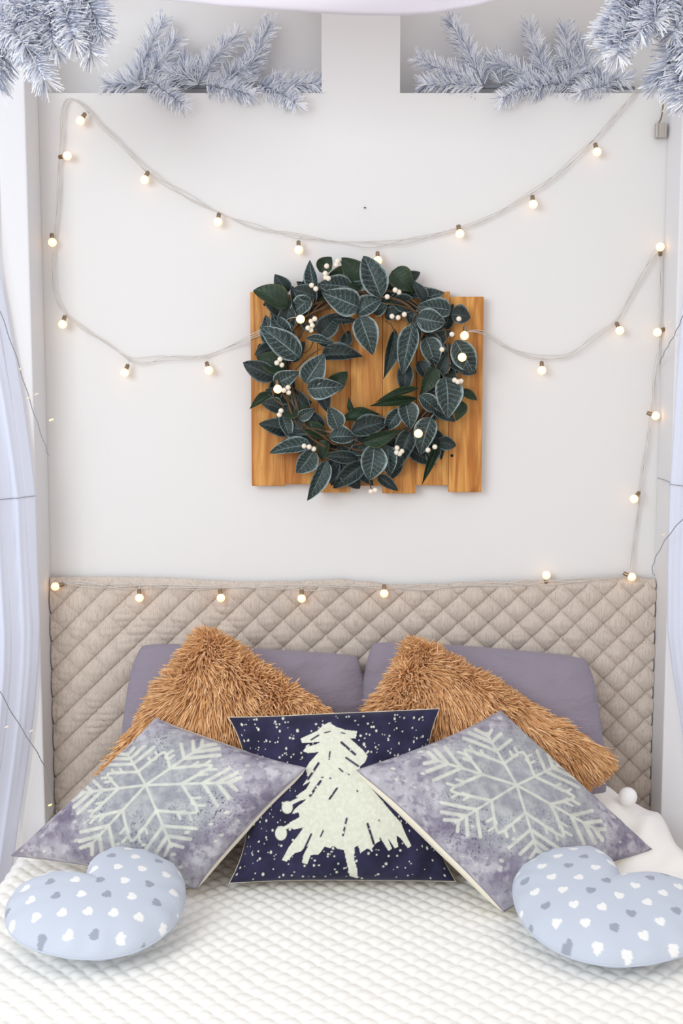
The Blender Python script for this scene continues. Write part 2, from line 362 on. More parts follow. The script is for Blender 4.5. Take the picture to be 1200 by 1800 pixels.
# ------------------------------------------------------------------ cushions
def pinched(U, V, pinch, seed=None):
    pu, pv, rc = pinch if isinstance(pinch, tuple) else (pinch, pinch, 0)
    k = 1 - rc * U ** 4 * V ** 4
    if seed is not None:
        f1, f2 = wob(V * .5, np.sign(U) * 3.7, seed + 11, 1.0), wob(U * .5, np.sign(V) * 2.3, seed + 12, 1.0)
        U, V = U * (1 + .022 * f1 * (1 - V ** 4) * np.abs(U) ** 3), V * (1 + .022 * f2 * (1 - U ** 4) * np.abs(V) ** 3)
    return U * k * (1 - pu * (1 - np.abs(V) ** 2.6) * U ** 2), V * k * (1 - pv * (1 - np.abs(U) ** 2.6) * V ** 2)
def cushion_grid(C, th, pinch, n, e=.42, wr=(0, 0), seed=0, side=1, drop=0.0, oseed=None):
    """one half of a stuffed cushion with seam corners C (BL, BR, TR, TL)"""
    C = [np.asarray(c, float) for c in C]; g = np.linspace(-1, 1, n); g = np.sin(g * math.pi / 2) * .35 + g * .65
    U, Vv = np.meshgrid(g, g, indexing='ij')
    u, v = pinched(U, Vv, pinch, oseed)
    a, b = (u + 1) / 2, (v + 1) / 2
    base = (1 - a)[..., None] * (1 - b)[..., None] * C[0] + a[..., None] * (1 - b)[..., None] * C[1] + a[..., None] * b[..., None] * C[2] + (1 - a)[..., None] * b[..., None] * C[3]
    nn = np.cross(C[1] - C[0] + C[2] - C[3], C[3] - C[0] + C[2] - C[1]); nn = nn / np.linalg.norm(nn)
    h = th * np.clip((1 - U ** 2) * (1 - Vv ** 2), 0, 1) ** e
    w = wr[0] * wob(U, Vv, seed + 1, wr[1]) * np.clip((1 - U ** 2) * (1 - Vv ** 2), 0, 1) ** .5
    # gathers running in from the seams
    ed = np.exp(-(1 - np.abs(U)) / .16) * np.sin(Vv * 17 + 3 * wob(U, Vv, seed + 5, .8)) + np.exp(-(1 - np.abs(Vv)) / .16) * np.sin(U * 19 + 3 * wob(U, Vv, seed + 6, .8))
    w = w + wr[0] * .35 * ed * (1 - U ** 6) * (1 - Vv ** 6)
    seam = .25 * th * np.sin(2.2 * U + seed) * np.sin(2.0 * Vv + seed * 2) * 0
    base = base - (drop * (1 - U ** 8 * Vv ** 8))[..., None] * nn
    pts = base + (side * h + w * (1 if side > 0 else .5) + seam)[..., None] * nn
    return pts, U, Vv, nn
def rim_path(C, pinch, n=40, oseed=None):
    g = np.linspace(-1, 1, n); out = []
    for U, V in ((g, -np.ones(n)), (np.ones(n), g), (-g, np.ones(n)), (-np.ones(n), -g)):
        u, v = pinched(U, V, pinch, oseed); a, b = ((u + 1) / 2)[:, None], ((v + 1) / 2)[:, None]
        out.append(((1 - a) * (1 - b) * C[0] + a * (1 - b) * C[1] + a * b * C[2] + (1 - a) * b * C[3])[:-1])
    o = np.vstack(out); return np.vstack([o, o[:1]])
def cushion(name, label, C, th, pinch, mf, mb, n=90, wr=(0, 1), seed=0, e=.42, paint=None, piping=None, group=None, thb=None, floor_z=None, band=0.0):
    C = [np.asarray(c, float) for c in C]; ctr = np.mean(C, 0); root = thing(name, label, 'cushion' if 'pillow' not in name else 'pillow', ctr, group)
    pts, U, V, nn = cushion_grid(C, th, pinch, n, e, wr, seed, 1, 0, seed)
    if floor_z is not None: pts[..., 2] = np.maximum(pts[..., 2], floor_z)
    P3 = pts.reshape(-1, 3); col = paint(P3, U.ravel(), V.ravel()) if paint else None
    world_child('front_panel', mesh('front_panel', P3, grid_faces(n, n), mf, col=col), root)
    nb = 60; pb, U2, V2, _ = cushion_grid(C, thb or th, pinch, nb, e, wr, seed + 40, -1, band, seed)
    if floor_z is not None: pb[..., 2] = np.maximum(pb[..., 2], floor_z)
    world_child('back_panel', mesh('back_panel', pb.reshape(-1, 3), grid_faces(nb, nb)[:, ::-1], mb), root)
    if band:
        rp = rim_path(C, pinch, 40, seed); g4 = np.linspace(-1, 1, 40)[:-1]; fall = np.tile(1 - g4 ** 8, 4); fall = np.append(fall, fall[0])
        lo_ = rp - (band * fall)[:, None] * nn + (rp - ctr) * .004; mid_ = (rp + lo_) / 2 + nrm(rp - ctr) * .004 * fall[:, None]; st_ = np.stack([rp, mid_, lo_], 1)
        if floor_z is not None: st_[..., 2] = np.maximum(st_[..., 2], floor_z)
        world_child('side_band', mesh('side_band', st_.reshape(-1, 3), grid_faces(len(rp), 3), mb), root)
    if piping:
        rp = rim_path(C, pinch, 40, seed)
        if floor_z is not None: rp[:, 2] = np.maximum(rp[:, 2], floor_z + piping[0])
        o = world_child('piping', mesh('piping', *tube(rp, piping[0], 6), piping[1]), root)
    return root, pts, U, V, nn

# grey pillows leaning on the quilted panel
ZP = ZB + .012
def at_z(x, y, Y, z): p = P(x, y, Y); p[2] = z; return p
cushion('grey_pillow', 'mauve grey pillow behind the left shaggy brown cushion', [at_z(196, 1420, -.27, ZP), at_z(640, 1420, -.27, ZP), P(642, 1143, -.10), P(236, 1122, -.10)],
        .090, (-.02, .035, .075), M['grey_cotton'], M['grey_cotton'], wr=(.018, 1.2), seed=3, e=.46, thb=.045, floor_z=ZP - .004, group='grey pillows')
cushion('grey_pillow', 'mauve grey pillow behind the right shaggy brown cushion', [at_z(640, 1420, -.275, ZP), at_z(1072, 1420, -.275, ZP), P(1042, 1148, -.105), P(641, 1117, -.10)],
        .090, (-.02, .035, .075), M['grey_cotton'], M['grey_cotton'], wr=(.018, 1.2), seed=9, e=.46, thb=.045, floor_z=ZP - .004, group='grey pillows')

def fur_cushion(label, C, seed, flow):
    root, pts, U, V, nn = cushion('shaggy_cushion', label, C, .070, (.07, .07, .09), M['fur_base'], M['fur_base'], wr=(.01, .8), seed=seed, group='shaggy brown cushions', n=70, floor_z=ZP)
    r = np.random.RandomState(seed); n = 11500
    t = np.linspace(0, 1, 4)
    C = [np.asarray(c, float) for c in C]; ex = nrm(C[1] - C[0]); ey = nrm(C[3] - C[0]); ctr = np.mean(C, 0)
    # roots over the front half plus a band of rim
    gi = r.uniform(0, 68.999, (n, 2)); rim = r.rand(n) < .16; gi[rim, 0] = np.where(r.rand(rim.sum()) < .5, r.uniform(0, 2, rim.sum()), r.uniform(67, 69, rim.sum()))
    sw = rim & (r.rand(n) < .5); gi[sw] = gi[sw][:, ::-1]; i = np.minimum(gi.astype(int), 68); f = gi - i
    def bil(G): return (G[i[:, 0], i[:, 1]] * ((1 - f[:, 0]) * (1 - f[:, 1]))[:, None] + G[i[:, 0] + 1, i[:, 1]] * (f[:, 0] * (1 - f[:, 1]))[:, None] + G[i[:, 0], i[:, 1] + 1] * ((1 - f[:, 0]) * f[:, 1])[:, None] + G[i[:, 0] + 1, i[:, 1] + 1] * (f[:, 0] * f[:, 1])[:, None])
    R = bil(pts); gx = np.gradient(pts, axis=0); gy = np.gradient(pts, axis=1); Nn = nrm(bil(np.cross(gx, gy)))
    uv = R - ctr; lu = (uv @ ex); lv = (uv @ ey); uu = gi / 34.5 - 1
    edge = np.clip((np.maximum(np.abs(uu[:, 0]), np.abs(uu[:, 1])) - .62) / .38, 0, 1)
    rad = nrm(uv - (uv @ nn)[:, None] * nn)
    w1 = wob(lu, lv, seed + 2, 3.2); w2 = wob(lu, lv, seed + 3, 3.2); w3 = wob(lu, lv, seed + 7, 9); w4 = wob(lu, lv, seed + 8, 9)
    comb = (w1 * .8 + w3 * .55 + flow[0])[:, None] * ex + (w2 * .8 + w4 * .55 + flow[1])[:, None] * ey
    D = nrm(Nn * .62 + comb * .62 + rad * (edge * .95)[:, None] + np.array([0, 0, -.22]) + r.normal(0, .17, (n, 3)))
    ln = .041 * r.uniform(.75, 1.25, n) * (1 - .15 * edge)
    bend = nrm(comb + np.array([0, 0, -.55]) + r.normal(0, .3, (n, 3)))
    c0 = R[:, None] + D[:, None] * (ln[:, None] * t)[..., None] + bend[:, None] * (ln[:, None] * .38 * t ** 2)[..., None]
    c0[..., 2] = np.maximum(c0[..., 2], ZP + .003)
    s1 = nrm(np.cross(D, r.normal(0, 1, (n, 3)))); s2 = np.cross(D, s1)
    wd = (.0021 * r.uniform(.8, 1.3, n))[:, None] * np.array([1.0, 1.15, .95, .45]); an = np.arange(3) * 2.0944
    Vx = c0[:, :, None] + wd[..., None, None] * (s1[:, None, None] * np.cos(an)[None, None, :, None] + s2[:, None, None] * np.sin(an)[None, None, :, None])
    Vx = Vx.reshape(-1, 3); gf = grid_faces(4, 3, True); Fc = (gf[None] + (np.arange(n) * 12)[:, None, None]).reshape(-1, 4)
    base = np.array(lin(232, 184, 130)); hi = np.array(lin(246, 208, 162)); lo = np.array(lin(208, 156, 102)); k = r.rand(n)[:, None]
    cc = np.where(k < .5, lo + (base - lo) * k * 2, base + (hi - base) * (k - .5) * 2); col = np.repeat(cc, 12, 0)
    o = world_child('fur', mesh('fur', Vx, Fc, M['fur'], col=col), root); o['kind'] = 'stuff'
fur_cushion('shaggy brown fur cushion leaning behind the left snowflake cushion', [P(172, 1375, -.28), at_z(375, 1480, -.35, ZP + .02), P(600, 1258, -.34), P(360, 1096, -.22)], 101, (.25, -.5))
fur_cushion('shaggy brown fur cushion leaning behind the right snowflake cushion', [P(622, 1280, -.34), at_z(880, 1480, -.36, ZP + .03), P(1082, 1330, -.30), P(722, 1116, -.22)], 202, (.45, -.35))

# print painters: the print is laid on the cloth once, in the cloth's own points
def seg_mask(p, segs):
    m_ = np.zeros(len(p))
    for a, b, w in segs:
        a = np.array(a, float); b = np.array(b, float); d = b - a; t = np.clip(((p - a) @ d) / max(d @ d, 1e-9), 0, 1)
        m_ = np.maximum(m_, np.clip((w - np.linalg.norm(p - a - t[:, None] * d, axis=1)) / 1.6 + .5, 0, 1))
    return m_
def dots(p, D):
    m_ = np.zeros(len(p))
    for x, y, rx, ry in D: m_ = np.maximum(m_, np.clip((1 - np.hypot((p[:, 0] - x) / rx, (p[:, 1] - y) / ry)) * min(rx, ry) / 1.4 + .5, 0, 1))
    return m_
def inside(p, poly):
    c = np.zeros(len(p), bool); n = len(poly)
    for i in range(n):
        x1, y1 = poly[i]; x2, y2 = poly[(i + 1) % n]
        if y1 == y2: continue
        c ^= ((y1 > p[:, 1]) != (y2 > p[:, 1])) & (p[:, 0] < (x2 - x1) * (p[:, 1] - y1) / (y2 - y1) + x1)
    return c
def flake(c, arms, w=2.6):
    c = np.array(c, float); A = [np.array(a, float) - c for a in arms]; segs = []; n = 6
    for i in range(n):
        a = A[i]; k = np.linalg.norm(a) / 125; segs.append((c, c + a * .97, w * .85))
        for s, ln, ww in ((.40, .36, 1.0), (.64, .36, 1.15), (.80, .24, 1.25), (.92, .12, 1.2)):
            for nb in (A[(i + 1) % n], A[(i - 1) % n]):
                q = c + a * s; e = q + nb * ln + a * .06; segs.append((q, e, w * ww * (.8 + .2 * k)))
                if s == .40:
                    for t in (.62, .95):
                        q2 = q + (e - q) * t
                        for n2 in (a, nb * .9 - a * .1): segs.append((q2, q2 + n2 * .10, w * .9))
    return segs
def snow_paint(c, arms, seed, splash):
    segs = flake(c, arms); r = np.random.RandomState(seed)
    A = np.array(arms, float) - np.array(c, float); rad = np.linalg.norm(A, axis=1).mean()
    ang = np.arctan2(A[:, 1], A[:, 0]); ln = np.linalg.norm(A, axis=1); o = np.argsort(ang)
    def f(P3, U, V):
        p = proj(P3); d = p - np.array(c); th = np.arctan2(d[:, 1], d[:, 0])
        R = np.interp(th, ang[o], ln[o], period=2 * math.pi); q = np.hypot(d[:, 0], d[:, 1]) / R
        # worn ink
        ink = seg_mask(p, segs) * (.66 + .2 * np.clip(wob(p[:, 0] / 60, p[:, 1] / 60, seed, 2), -1, 1))
        bok = np.zeros(len(p))
        for _ in range(46):
            u, v, s = r.uniform(-.95, .95), r.uniform(-.95, .95), r.uniform(.012, .036)
            bok = np.maximum(bok, np.clip((1 - np.hypot(U - u, V - v) / s) * 3, 0, 1) * r.uniform(.25, .75) * (1 if math.hypot(u, v) > .55 else .2))
        sp = np.exp(-((p[:, 0] - splash[0]) / splash[2]) ** 2 - ((p[:, 1] - splash[1]) / splash[3]) ** 2)
        sp = np.maximum(sp, .85 * np.exp(-((q - .72) / .42) ** 2) * np.clip(.5 + wob(p[:, 0] / 90, p[:, 1] / 90, seed + 1, 1), 0, 1))
        return np.stack([np.maximum(ink, bok), np.clip((1.05 - q) / .25, 0, 1), sp], -1)
    return f
M['snow_seam'] = mat('snow_seam', lin(150, 144, 156), .9)
NAVY = [PZ(403, 1552, ZP + .004), PZ(800, 1549, ZP + .004), P(772, 1246, -.42), P(402, 1261, -.42)]
T2 = lambda L_: [(380 + x / 2.7273, 1230 + y / 2.7265) for x, y in L_]
TREE = T2([(540, 108), (575, 130), (620, 145), (675, 150), (668, 186), (640, 184), (662, 205), (700, 238), (725, 270), (712, 300), (690, 318), (684, 345), (710, 385), (745, 425), (790, 480), (840, 540), (885, 590), (905, 640), (935, 700), (918, 712), (882, 662), (862, 650), (872, 706), (856, 712), (822, 664), (842, 714), (826, 726), (792, 672), (762, 690), (742, 722), (722, 712), (692, 735), (680, 700), (664, 706), (660, 760), (677, 820), (678, 857), (640, 845), (625, 780), (612, 720), (580, 714), (562, 698), (546, 712), (520, 704), (490, 742), (452, 744), (436, 788), (410, 782), (420, 738), (442, 698), (402, 728), (376, 735), (336, 776), (314, 768), (350, 702), (392, 650), (418, 612), (372, 622), (344, 606), (352, 588), (400, 562), (394, 540), (362, 546), (380, 520), (432, 478), (400, 482), (382, 462), (430, 428), (452, 390), (414, 412), (440, 370), (428, 330), (446, 300), (492, 250), (440, 256), (414, 246), (430, 228), (482, 212), (500, 202), (440, 206), (412, 208), (404, 186), (430, 174), (482, 150), (510, 124)])
CUTS = [((600, 205), (665, 262), 6), ((622, 278), (680, 318), 5), ((545, 250), (540, 285), 4), ((490, 305), (440, 380), 6), ((500, 390), (450, 460), 6), ((578, 425), (543, 475), 5), ((490, 170), (455, 192), 4), ((590, 330), (606, 345), 4), ((625, 350), (637, 360), 3), ((625, 570), (607, 650), 5), ((725, 595), (755, 690), 6), ((455, 645), (420, 720), 5), ((512, 628), (500, 655), 4), ((785, 665), (800, 700), 4), ((505, 372), (512, 372), 3), ((545, 376), (548, 377), 4), ((675, 436), (677, 440), 4), ((780, 578), (786, 584), 4), ((545, 152), (520, 158), 3), ((600, 158), (616, 162), 3)]
def navy_paint(P3, U, V):
    p = proj(P3); r = np.random.RandomState(5); t = inside(p, TREE).astype(float)
    for x, y, rx, ry in ((310, 640, 28, 34), (340, 516, 26, 30), (372, 605, 30, 12)): t = np.maximum(t, dots(p, [(380 + x / 2.7273, 1230 + y / 2.7265, rx / 2.727, ry / 2.727)]))
    t = np.maximum(t, seg_mask(p, [(*T2([(350, 500), (410, 470)]), 3.2), (*T2([(320, 620), (400, 575)]), 3.2)]))
    t = t * (1 - seg_mask(p, [(*T2([a, b]), w / 2.727) for a, b, w in CUTS]))
    m_ = np.zeros(len(p))
    for _ in range(560):
        u, v = r.uniform(-.97, .97), r.uniform(-.97, .97); s = r.choice([.006, .009, .012, .015], p=[.3, .35, .25, .1])
        k = (np.abs(U - u) < .04) & (np.abs(V - v) < .05); a = r.uniform(.8, 1.5)
        m_[k] = np.maximum(m_[k], np.clip((1 - np.hypot((U[k] - u) / s, (V[k] - v) / (s * 1.25 * a))) * 2.2, 0, 1))
    return np.stack([np.maximum(t, m_)] * 3, -1)
cushion('tree_cushion', 'navy cushion printed with a white fir tree and snow dots, propped in the middle', NAVY, .075, (.17, .02, 0), M['navy'], M['cream_back'], n=340, wr=(.009, .9), seed=31, e=.40, paint=navy_paint, piping=(.0013, M['cream_back']), floor_z=ZP - .002)
SL = [PZ(20, 1504, ZP + .028), PZ(345, 1562, ZP + .006), P(537, 1350, -.555), P(274, 1262, -.36)]
SR = [PZ(885, 1602, ZP + .006), PZ(1145, 1493, ZP + .04), P(880, 1249, -.36), P(627, 1354, -.55)]
cushion('snowflake_cushion', 'mauve grey snowflake cushion lying left of the navy tree cushion', SL, .078, (.05, .05, 0), M['snow'], M['cream_back'], n=300, wr=(.011, .9), seed=51, e=.45,
        paint=snow_paint((256, 1380), [(362, 1307), (413, 1375), (303, 1492), (154, 1491), (138, 1394), (222, 1322)], 61, (385, 1420, 60, 50)), piping=(.0018, M['snow_seam']), band=.022, group='snowflake cushions', thb=.06, floor_z=ZP - .002)
cushion('snowflake_cushion', 'mauve grey snowflake cushion lying right of the navy tree cushion', SR, .078, (.05, .05, 0), M['snow'], M['cream_back'], n=300, wr=(.011, .9), seed=71, e=.45,
        paint=snow_paint((908, 1380), [(756, 1333), (853, 1286), (987, 1342), (1057, 1464), (946, 1502), (797, 1448)], 81, (830, 1470, 60, 40)), piping=(.0018, M['snow_seam']), band=.022, group='snowflake cushions', thb=.06, floor_z=ZP - .002)

def heart_cushion(label, o_w, rz, tilt, size, seed):
    """stuffed heart lying on the bed; local +y points at the notch"""
    root = thing('heart_cushion', label, 'cushion', o_w, 'heart cushions'); root.rotation_euler = (tilt[0], tilt[1], rz)
    K = 280; t = np.linspace(0, 2 * math.pi, K, endpoint=False); wd_ = lambda c_, w_: np.exp(-((np.mod(t - c_ + math.pi, 2 * math.pi) - math.pi) / w_) ** 2)
    rad = 1.0 - .54 * wd_(math.pi / 2, .32) + .06 * (wd_(.95, .5) + wd_(math.pi - .95, .5)) + .07 * wd_(-math.pi / 2, .55) - .05 * (wd_(-.55, .5) + wd_(math.pi + .55, .5))
    out = np.stack([rad * np.cos(t) * 1.03, rad * np.sin(t) * .84], -1) * size; nr = 120; s = np.sin(np.linspace(0, 1, nr) * math.pi / 2)
    cen = np.array([0, -.10]) * size; Rr = cen + (out[None] - cen) * s[:, None, None]; flat = Rr.reshape(-1, 2)
    q = np.repeat((1 - s)[:, None], K, 1); h = np.repeat(((1 - s ** 2.4) ** .58)[:, None], K, 1); dd = q * size
    pk = np.exp(-dd / .03) * np.sin(np.arange(K)[None] * 2 * math.pi * 15 / K + 2 * wob(Rr[..., 0] * 4, Rr[..., 1] * 4, seed, 1)) * .0035 * np.clip(dd / .008, 0, 1)
    ww = .004 * wob(Rr[..., 0] * 5, Rr[..., 1] * 5, seed + 1, 1) * q
    r = np.random.RandomState(seed); base = np.array(lin(190, 198, 211)); wh = np.array(lin(232, 232, 231)); gy = np.array(lin(152, 159, 172))
    col = np.repeat(base[None], len(flat), 0); a0 = .35; rows = 0
    for iy in range(-7, 8):
        for ix in range(-7, 8):
            cx, cy = (ix + (iy % 2) * .5) * .058, iy * .043
            x = flat[:, 0] * math.cos(a0) + flat[:, 1] * math.sin(a0) - cx; y = -flat[:, 0] * math.sin(a0) + flat[:, 1] * math.cos(a0) - cy
            g_ = (ix * 2 + iy) % 3 == 0; ca = .5 * r.uniform(-1, 1) - .35; x, y = x * math.cos(ca) - y * math.sin(ca), x * math.sin(ca) + y * math.cos(ca)
            k = .0092; X_, Y_ = x / k, y / k + .15; f_ = (X_ ** 2 + Y_ ** 2 - 1) ** 3 - X_ ** 2 * np.clip(Y_, -2, 2) ** 3 * 1.0
            ok = (np.hypot(x, y) < .02) & (f_ < 0); col[ok] = gy if g_ else wh
    Fc = grid_faces(nr, K, True)
    top = np.concatenate([Rr, (h * .062 + pk + ww)[..., None]], -1).reshape(-1, 3); bot = np.concatenate([Rr, (-h * .036 - pk * .5)[..., None]], -1).reshape(-1, 3)
    link('front_panel', mesh('front_panel', top, Fc, M['heart'], col=col), root); link('back_panel', mesh('back_panel', bot, Fc[:, ::-1], M['heart'], col=col), root)
    rim = np.concatenate([out, np.zeros((K, 1))], -1); rim = np.vstack([rim, rim[:1]]); link('seam', mesh('seam', *tube(rim, .0022, 6), M['heart_seam']), root)
M['heart_seam'] = mat('heart_seam', lin(188, 196, 209), .9)
heart_cushion('pale blue heart cushion with white and grey hearts, in front of the left snowflake cushion', (-.515, -.795, ZP + .066), math.radians(40), (math.radians(13), math.radians(-5)), .192, 91)
heart_cushion('pale blue heart cushion with white and grey hearts, in front of the right snowflake cushion', (.566, -.797, ZP + .062), math.radians(-38), (math.radians(12), math.radians(5)), .210, 95)

# cream throw heaped by the right post, with its pompom
def throw():
    n = 150; u = np.linspace(0, 1, n); U, V = np.meshgrid(u, u, indexing='ij')
    X = .42 + .455 * U; Y = -.15 - .56 * V
    H = np.interp(X, [.42, .55, .62, .70, .78, .83, .86, .88], [.10, .148, .142, .118, .085, .055, .012, 0]); G = np.interp(Y, [-.71, -.60, -.50, -.40, -.30, -.22, -.17, -.15], [0, .04, .22, .55, .88, 1, .6, 0])
    ridge = H * G; fold = .011 * np.sin(20 * (U + .7 * V) + 2.5 * wob(U, V, 301, .8)) + .006 * np.sin(36 * (U * .8 + .8 * V) + 2 * wob(U, V, 302, 1))
    e = np.clip(np.minimum(np.minimum(U / .2, (1 - U) / .06), np.minimum(V / .10, (1 - V) / .2)), 0, 1); e = e * e * (3 - 2 * e)
    Z = ZB - .022 + e * (.026 + ridge + fold * (.25 + np.clip(ridge / .1, 0, 1) * .75))
    t = thing('throw_blanket', 'cream throw blanket heaped beside the right canopy post', 'blanket', (.64, -.45, ZB))
    world_child('cloth', mesh('cloth', np.stack([X, Y, Z], -1).reshape(-1, 3), grid_faces(n, n)[:, ::-1], M['throw']), t)
    nu, nv = 28, 40; th = np.linspace(0.02, math.pi - .02, nu); ph = np.arange(nv) * 2 * math.pi / nv; T_, Ph = np.meshgrid(th, ph, indexing='ij')
    r = .0235 * (1 + .03 * wob(Ph, T_ * 2, 310, 1.6) * np.sin(T_)); c = P(1103, 1400, -.28)
    Vp = np.stack([r * np.sin(T_) * np.cos(Ph), r * np.sin(T_) * np.sin(Ph), r * np.cos(T_)], -1).reshape(-1, 3) + c
    Fc = [list(f) for f in grid_faces(nu, nv, True)]; Fc += [list(range(nv))[::-1], [(nu - 1) * nv + i for i in range(nv)]]
    o = world_child('pompom', mesh('pompom', Vp, Fc, M['pompom']), t); o['label'] = 'round white wool pompom'
throw()

# ------------------------------------------------------------------ curtains, drape
def curtain(label, edge, sgn, seed, tie_y):
    e = np.array(edge, float); n, k = 90, 190; ys = np.linspace(e[0, 1], e[-1, 1], k); t = thing('curtain', label, 'curtain', P(e[-1, 0], e[-1, 1], -.2), 'white curtains beside the bed')
    V = np.zeros((k, n, 3)); s = np.linspace(0, 1, n)
    for j, y in enumerate(ys):
        p = P(np.interp(y, e[:, 1], e[:, 0]), y, -.155); g = 1 + .6 * (j / k)
        fold = np.sin(s * 26 + seed + .8 * math.sin(y / 160)) * .007 * g + np.sin(s * 61 + seed * 2 + y / 260) * .004
        V[j, :, 0] = p[0] + sgn * (s * .17 + fold * .6 * np.minimum(1, s * 6)); V[j, :, 1] = -.155 - s * .26 - np.abs(fold) * np.minimum(1, s * 8); V[j, :, 2] = p[2]
    o = world_child('cloth', mesh('cloth', V.reshape(-1, 3), grid_faces(k, n) if sgn > 0 else grid_faces(k, n)[:, ::-1], M['curtain']), t)
    md = o.modifiers.new('thickness', 'SOLIDIFY'); md.thickness = .0016; md.offset = 0
    j = int(np.argmin(np.abs(ys - tie_y))); world_child('tie_cord', mesh('tie_cord', *tube(V[j] + np.array([-sgn * .002, -.003, 0]), .0011, 5), M['wire']), t)
curtain('white sheer curtain hanging at the left canopy post', [(-20, -100), (-30, 100), (-26, 300), (-12, 400), (2, 490), (22, 600), (40, 700), (54, 800), (62, 870), (66, 1000), (70, 1100), (68, 1160), (60, 1250), (47, 1350), (32, 1450), (20, 1540), (14, 1600)], -1, .4, 872)
curtain('white sheer curtain hanging at the right canopy post', [(1215, -100), (1228, 150), (1224, 350), (1210, 450), (1198, 545), (1188, 680), (1181, 800), (1177, 850), (1173, 1000), (1173, 1110), (1182, 1180), (1192, 1240), (1202, 1310), (1214, 1420), (1224, 1520)], 1, 1.7, 848)

def drape():
    e = np.array([(130, -26), (190, 0), (300, 15), (400, 28), (500, 35), (560, 38), (620, 39), (700, 37), (760, 32), (830, 19), (900, 0), (950, -20)], float)
    n, k = 150, 46; xs = np.linspace(130, 950, n); V = np.zeros((n, k, 3)); t = np.linspace(0, 1, k); Yd = -.49
    for i, x in enumerate(xs):
        lo = P(x, np.interp(x, e[:, 0], e[:, 1]), Yd); q = (x - 130) / 820; hi = np.array([lo[0] * 1.04, Yd, 2.84]); sag = math.sin(math.pi * q)
        z = lo[2] + (hi[2] - lo[2]) * t
        V[i, :, 0] = lo[0] + (hi[0] - lo[0]) * t; V[i, :, 2] = z
        V[i, :, 1] = Yd - .035 - .022 * sag * np.sin(t * 15 + 1.2 * math.sin(q * 5)) - .05 * sag * np.sin(math.pi * np.clip(t * .9 + .1, 0, 1))
    o = link('draped_cloth', mesh('draped_cloth', V.reshape(-1, 3), grid_faces(n, k)[:, ::-1], M['drape']))
    md = o.modifiers.new('thickness', 'SOLIDIFY'); md.thickness = .003; md.offset = 0
    tag(o, 'white voile swag draped from the canopy at the top', 'drape')
drape()

# ------------------------------------------------------------------ pine garlands
def needles(path, count, ln, rng, dark=.25, up=0.0, rad=.0011):
    p = np.asarray(path, float); T = nrm(np.gradient(p, axis=0)); s = rng.uniform(0, len(p) - 1.001, count); i = s.astype(int); f = (s - i)[:, None]
    B = p[i] * (1 - f) + p[i + 1] * f; t = nrm(T[i] * (1 - f) + T[i + 1] * f); side = nrm(np.cross(t, rng.normal(0, 1, (count, 3))))
    fr_ = s / (len(p) - 1); D = nrm(t * (rng.uniform(.45, .95, count) + .35 * fr_ ** 4)[:, None] + side + np.array([0, 0, up]))
    l = ln * rng.uniform(.65, 1.1, count) * (1 - .25 * fr_); E_ = B + D * l[:, None] + side * (.0)
    s1 = nrm(np.cross(D, side)); s2 = np.cross(D, s1); an = np.arange(3) * 2.0944
    ring = lambda c, r_: c[:, None] + r_ * (s1[:, None] * np.cos(an)[None, :, None] + s2[:, None] * np.sin(an)[None, :, None])
    V = np.concatenate([ring(B, rad), ring(E_, rad * .55)], 1).reshape(-1, 3)
    q = np.array([[0, 1, 4, 3], [1, 2, 5, 4], [2, 0, 3, 5]]); Fc = (q[None] + (np.arange(count) * 6)[:, None, None]).reshape(-1, 4)
    a, b_, c_ = np.array(lin(250, 251, 254)), np.array(lin(230, 234, 243)), np.array(lin(176, 184, 202)); k = rng.rand(count)[:, None]
    col = np.where(k < dark, c_, np.where(k < .55, b_, a)); col = np.repeat(col * rng.uniform(.9, 1.05, (count, 1)), 6, 0)
    return V, Fc, np.clip(col, 0, 1)
def garland(label, spine, branches, ln, per_m, seed, rad=.0011, spine_needles=True, dark=.25, sr=.0035, ymax=None, zmin=None):
    g = thing('pine_garland', label, 'garland', spine[len(spine) // 2], 'silver pine garlands'); rng = np.random.RandomState(seed)
    sp = spline(spine, 8); world_child('spine', mesh('spine', *tube(sp, sr * 1.3, 6), M['stem']), g)
    for a, b_, bow in branches:
        a, b_ = np.array(a, float), np.array(b_, float); mid = (a + b_) / 2 + np.array(bow); pa = spline([a, mid, b_], 10)
        st = world_child('branch', mesh('branch', *tube(pa, np.linspace(sr, sr * .45, len(pa)), 6), M['stem']), g)
        l = np.linalg.norm(np.diff(pa, axis=0), axis=1).sum(); V, Fc, col = needles(pa, int(per_m * l) + 40, ln, rng, dark, rad=rad)
        if ymax is not None:
            lim = np.where(V[:, 2] < ZN + .002, -.006, ymax); V[:, 1] = np.minimum(V[:, 1], lim)
        if zmin is not None: V[:, 2] = np.where(V[:, 1] > -.004, np.maximum(V[:, 2], zmin), V[:, 2])
        nd = bpy.data.objects.new('needles', mesh('needles', V, Fc, M['needle'], smooth=False, col=col)); COL.objects.link(nd); nd.parent = st; nd['kind'] = 'stuff'
b2 = lambda L_: [(P(x0, y0, Y0), P(x1, y1, Y1), (random.uniform(-.01, .01), 0, random.uniform(0, .012))) for x0, y0, Y0, x1, y1, Y1 in L_]
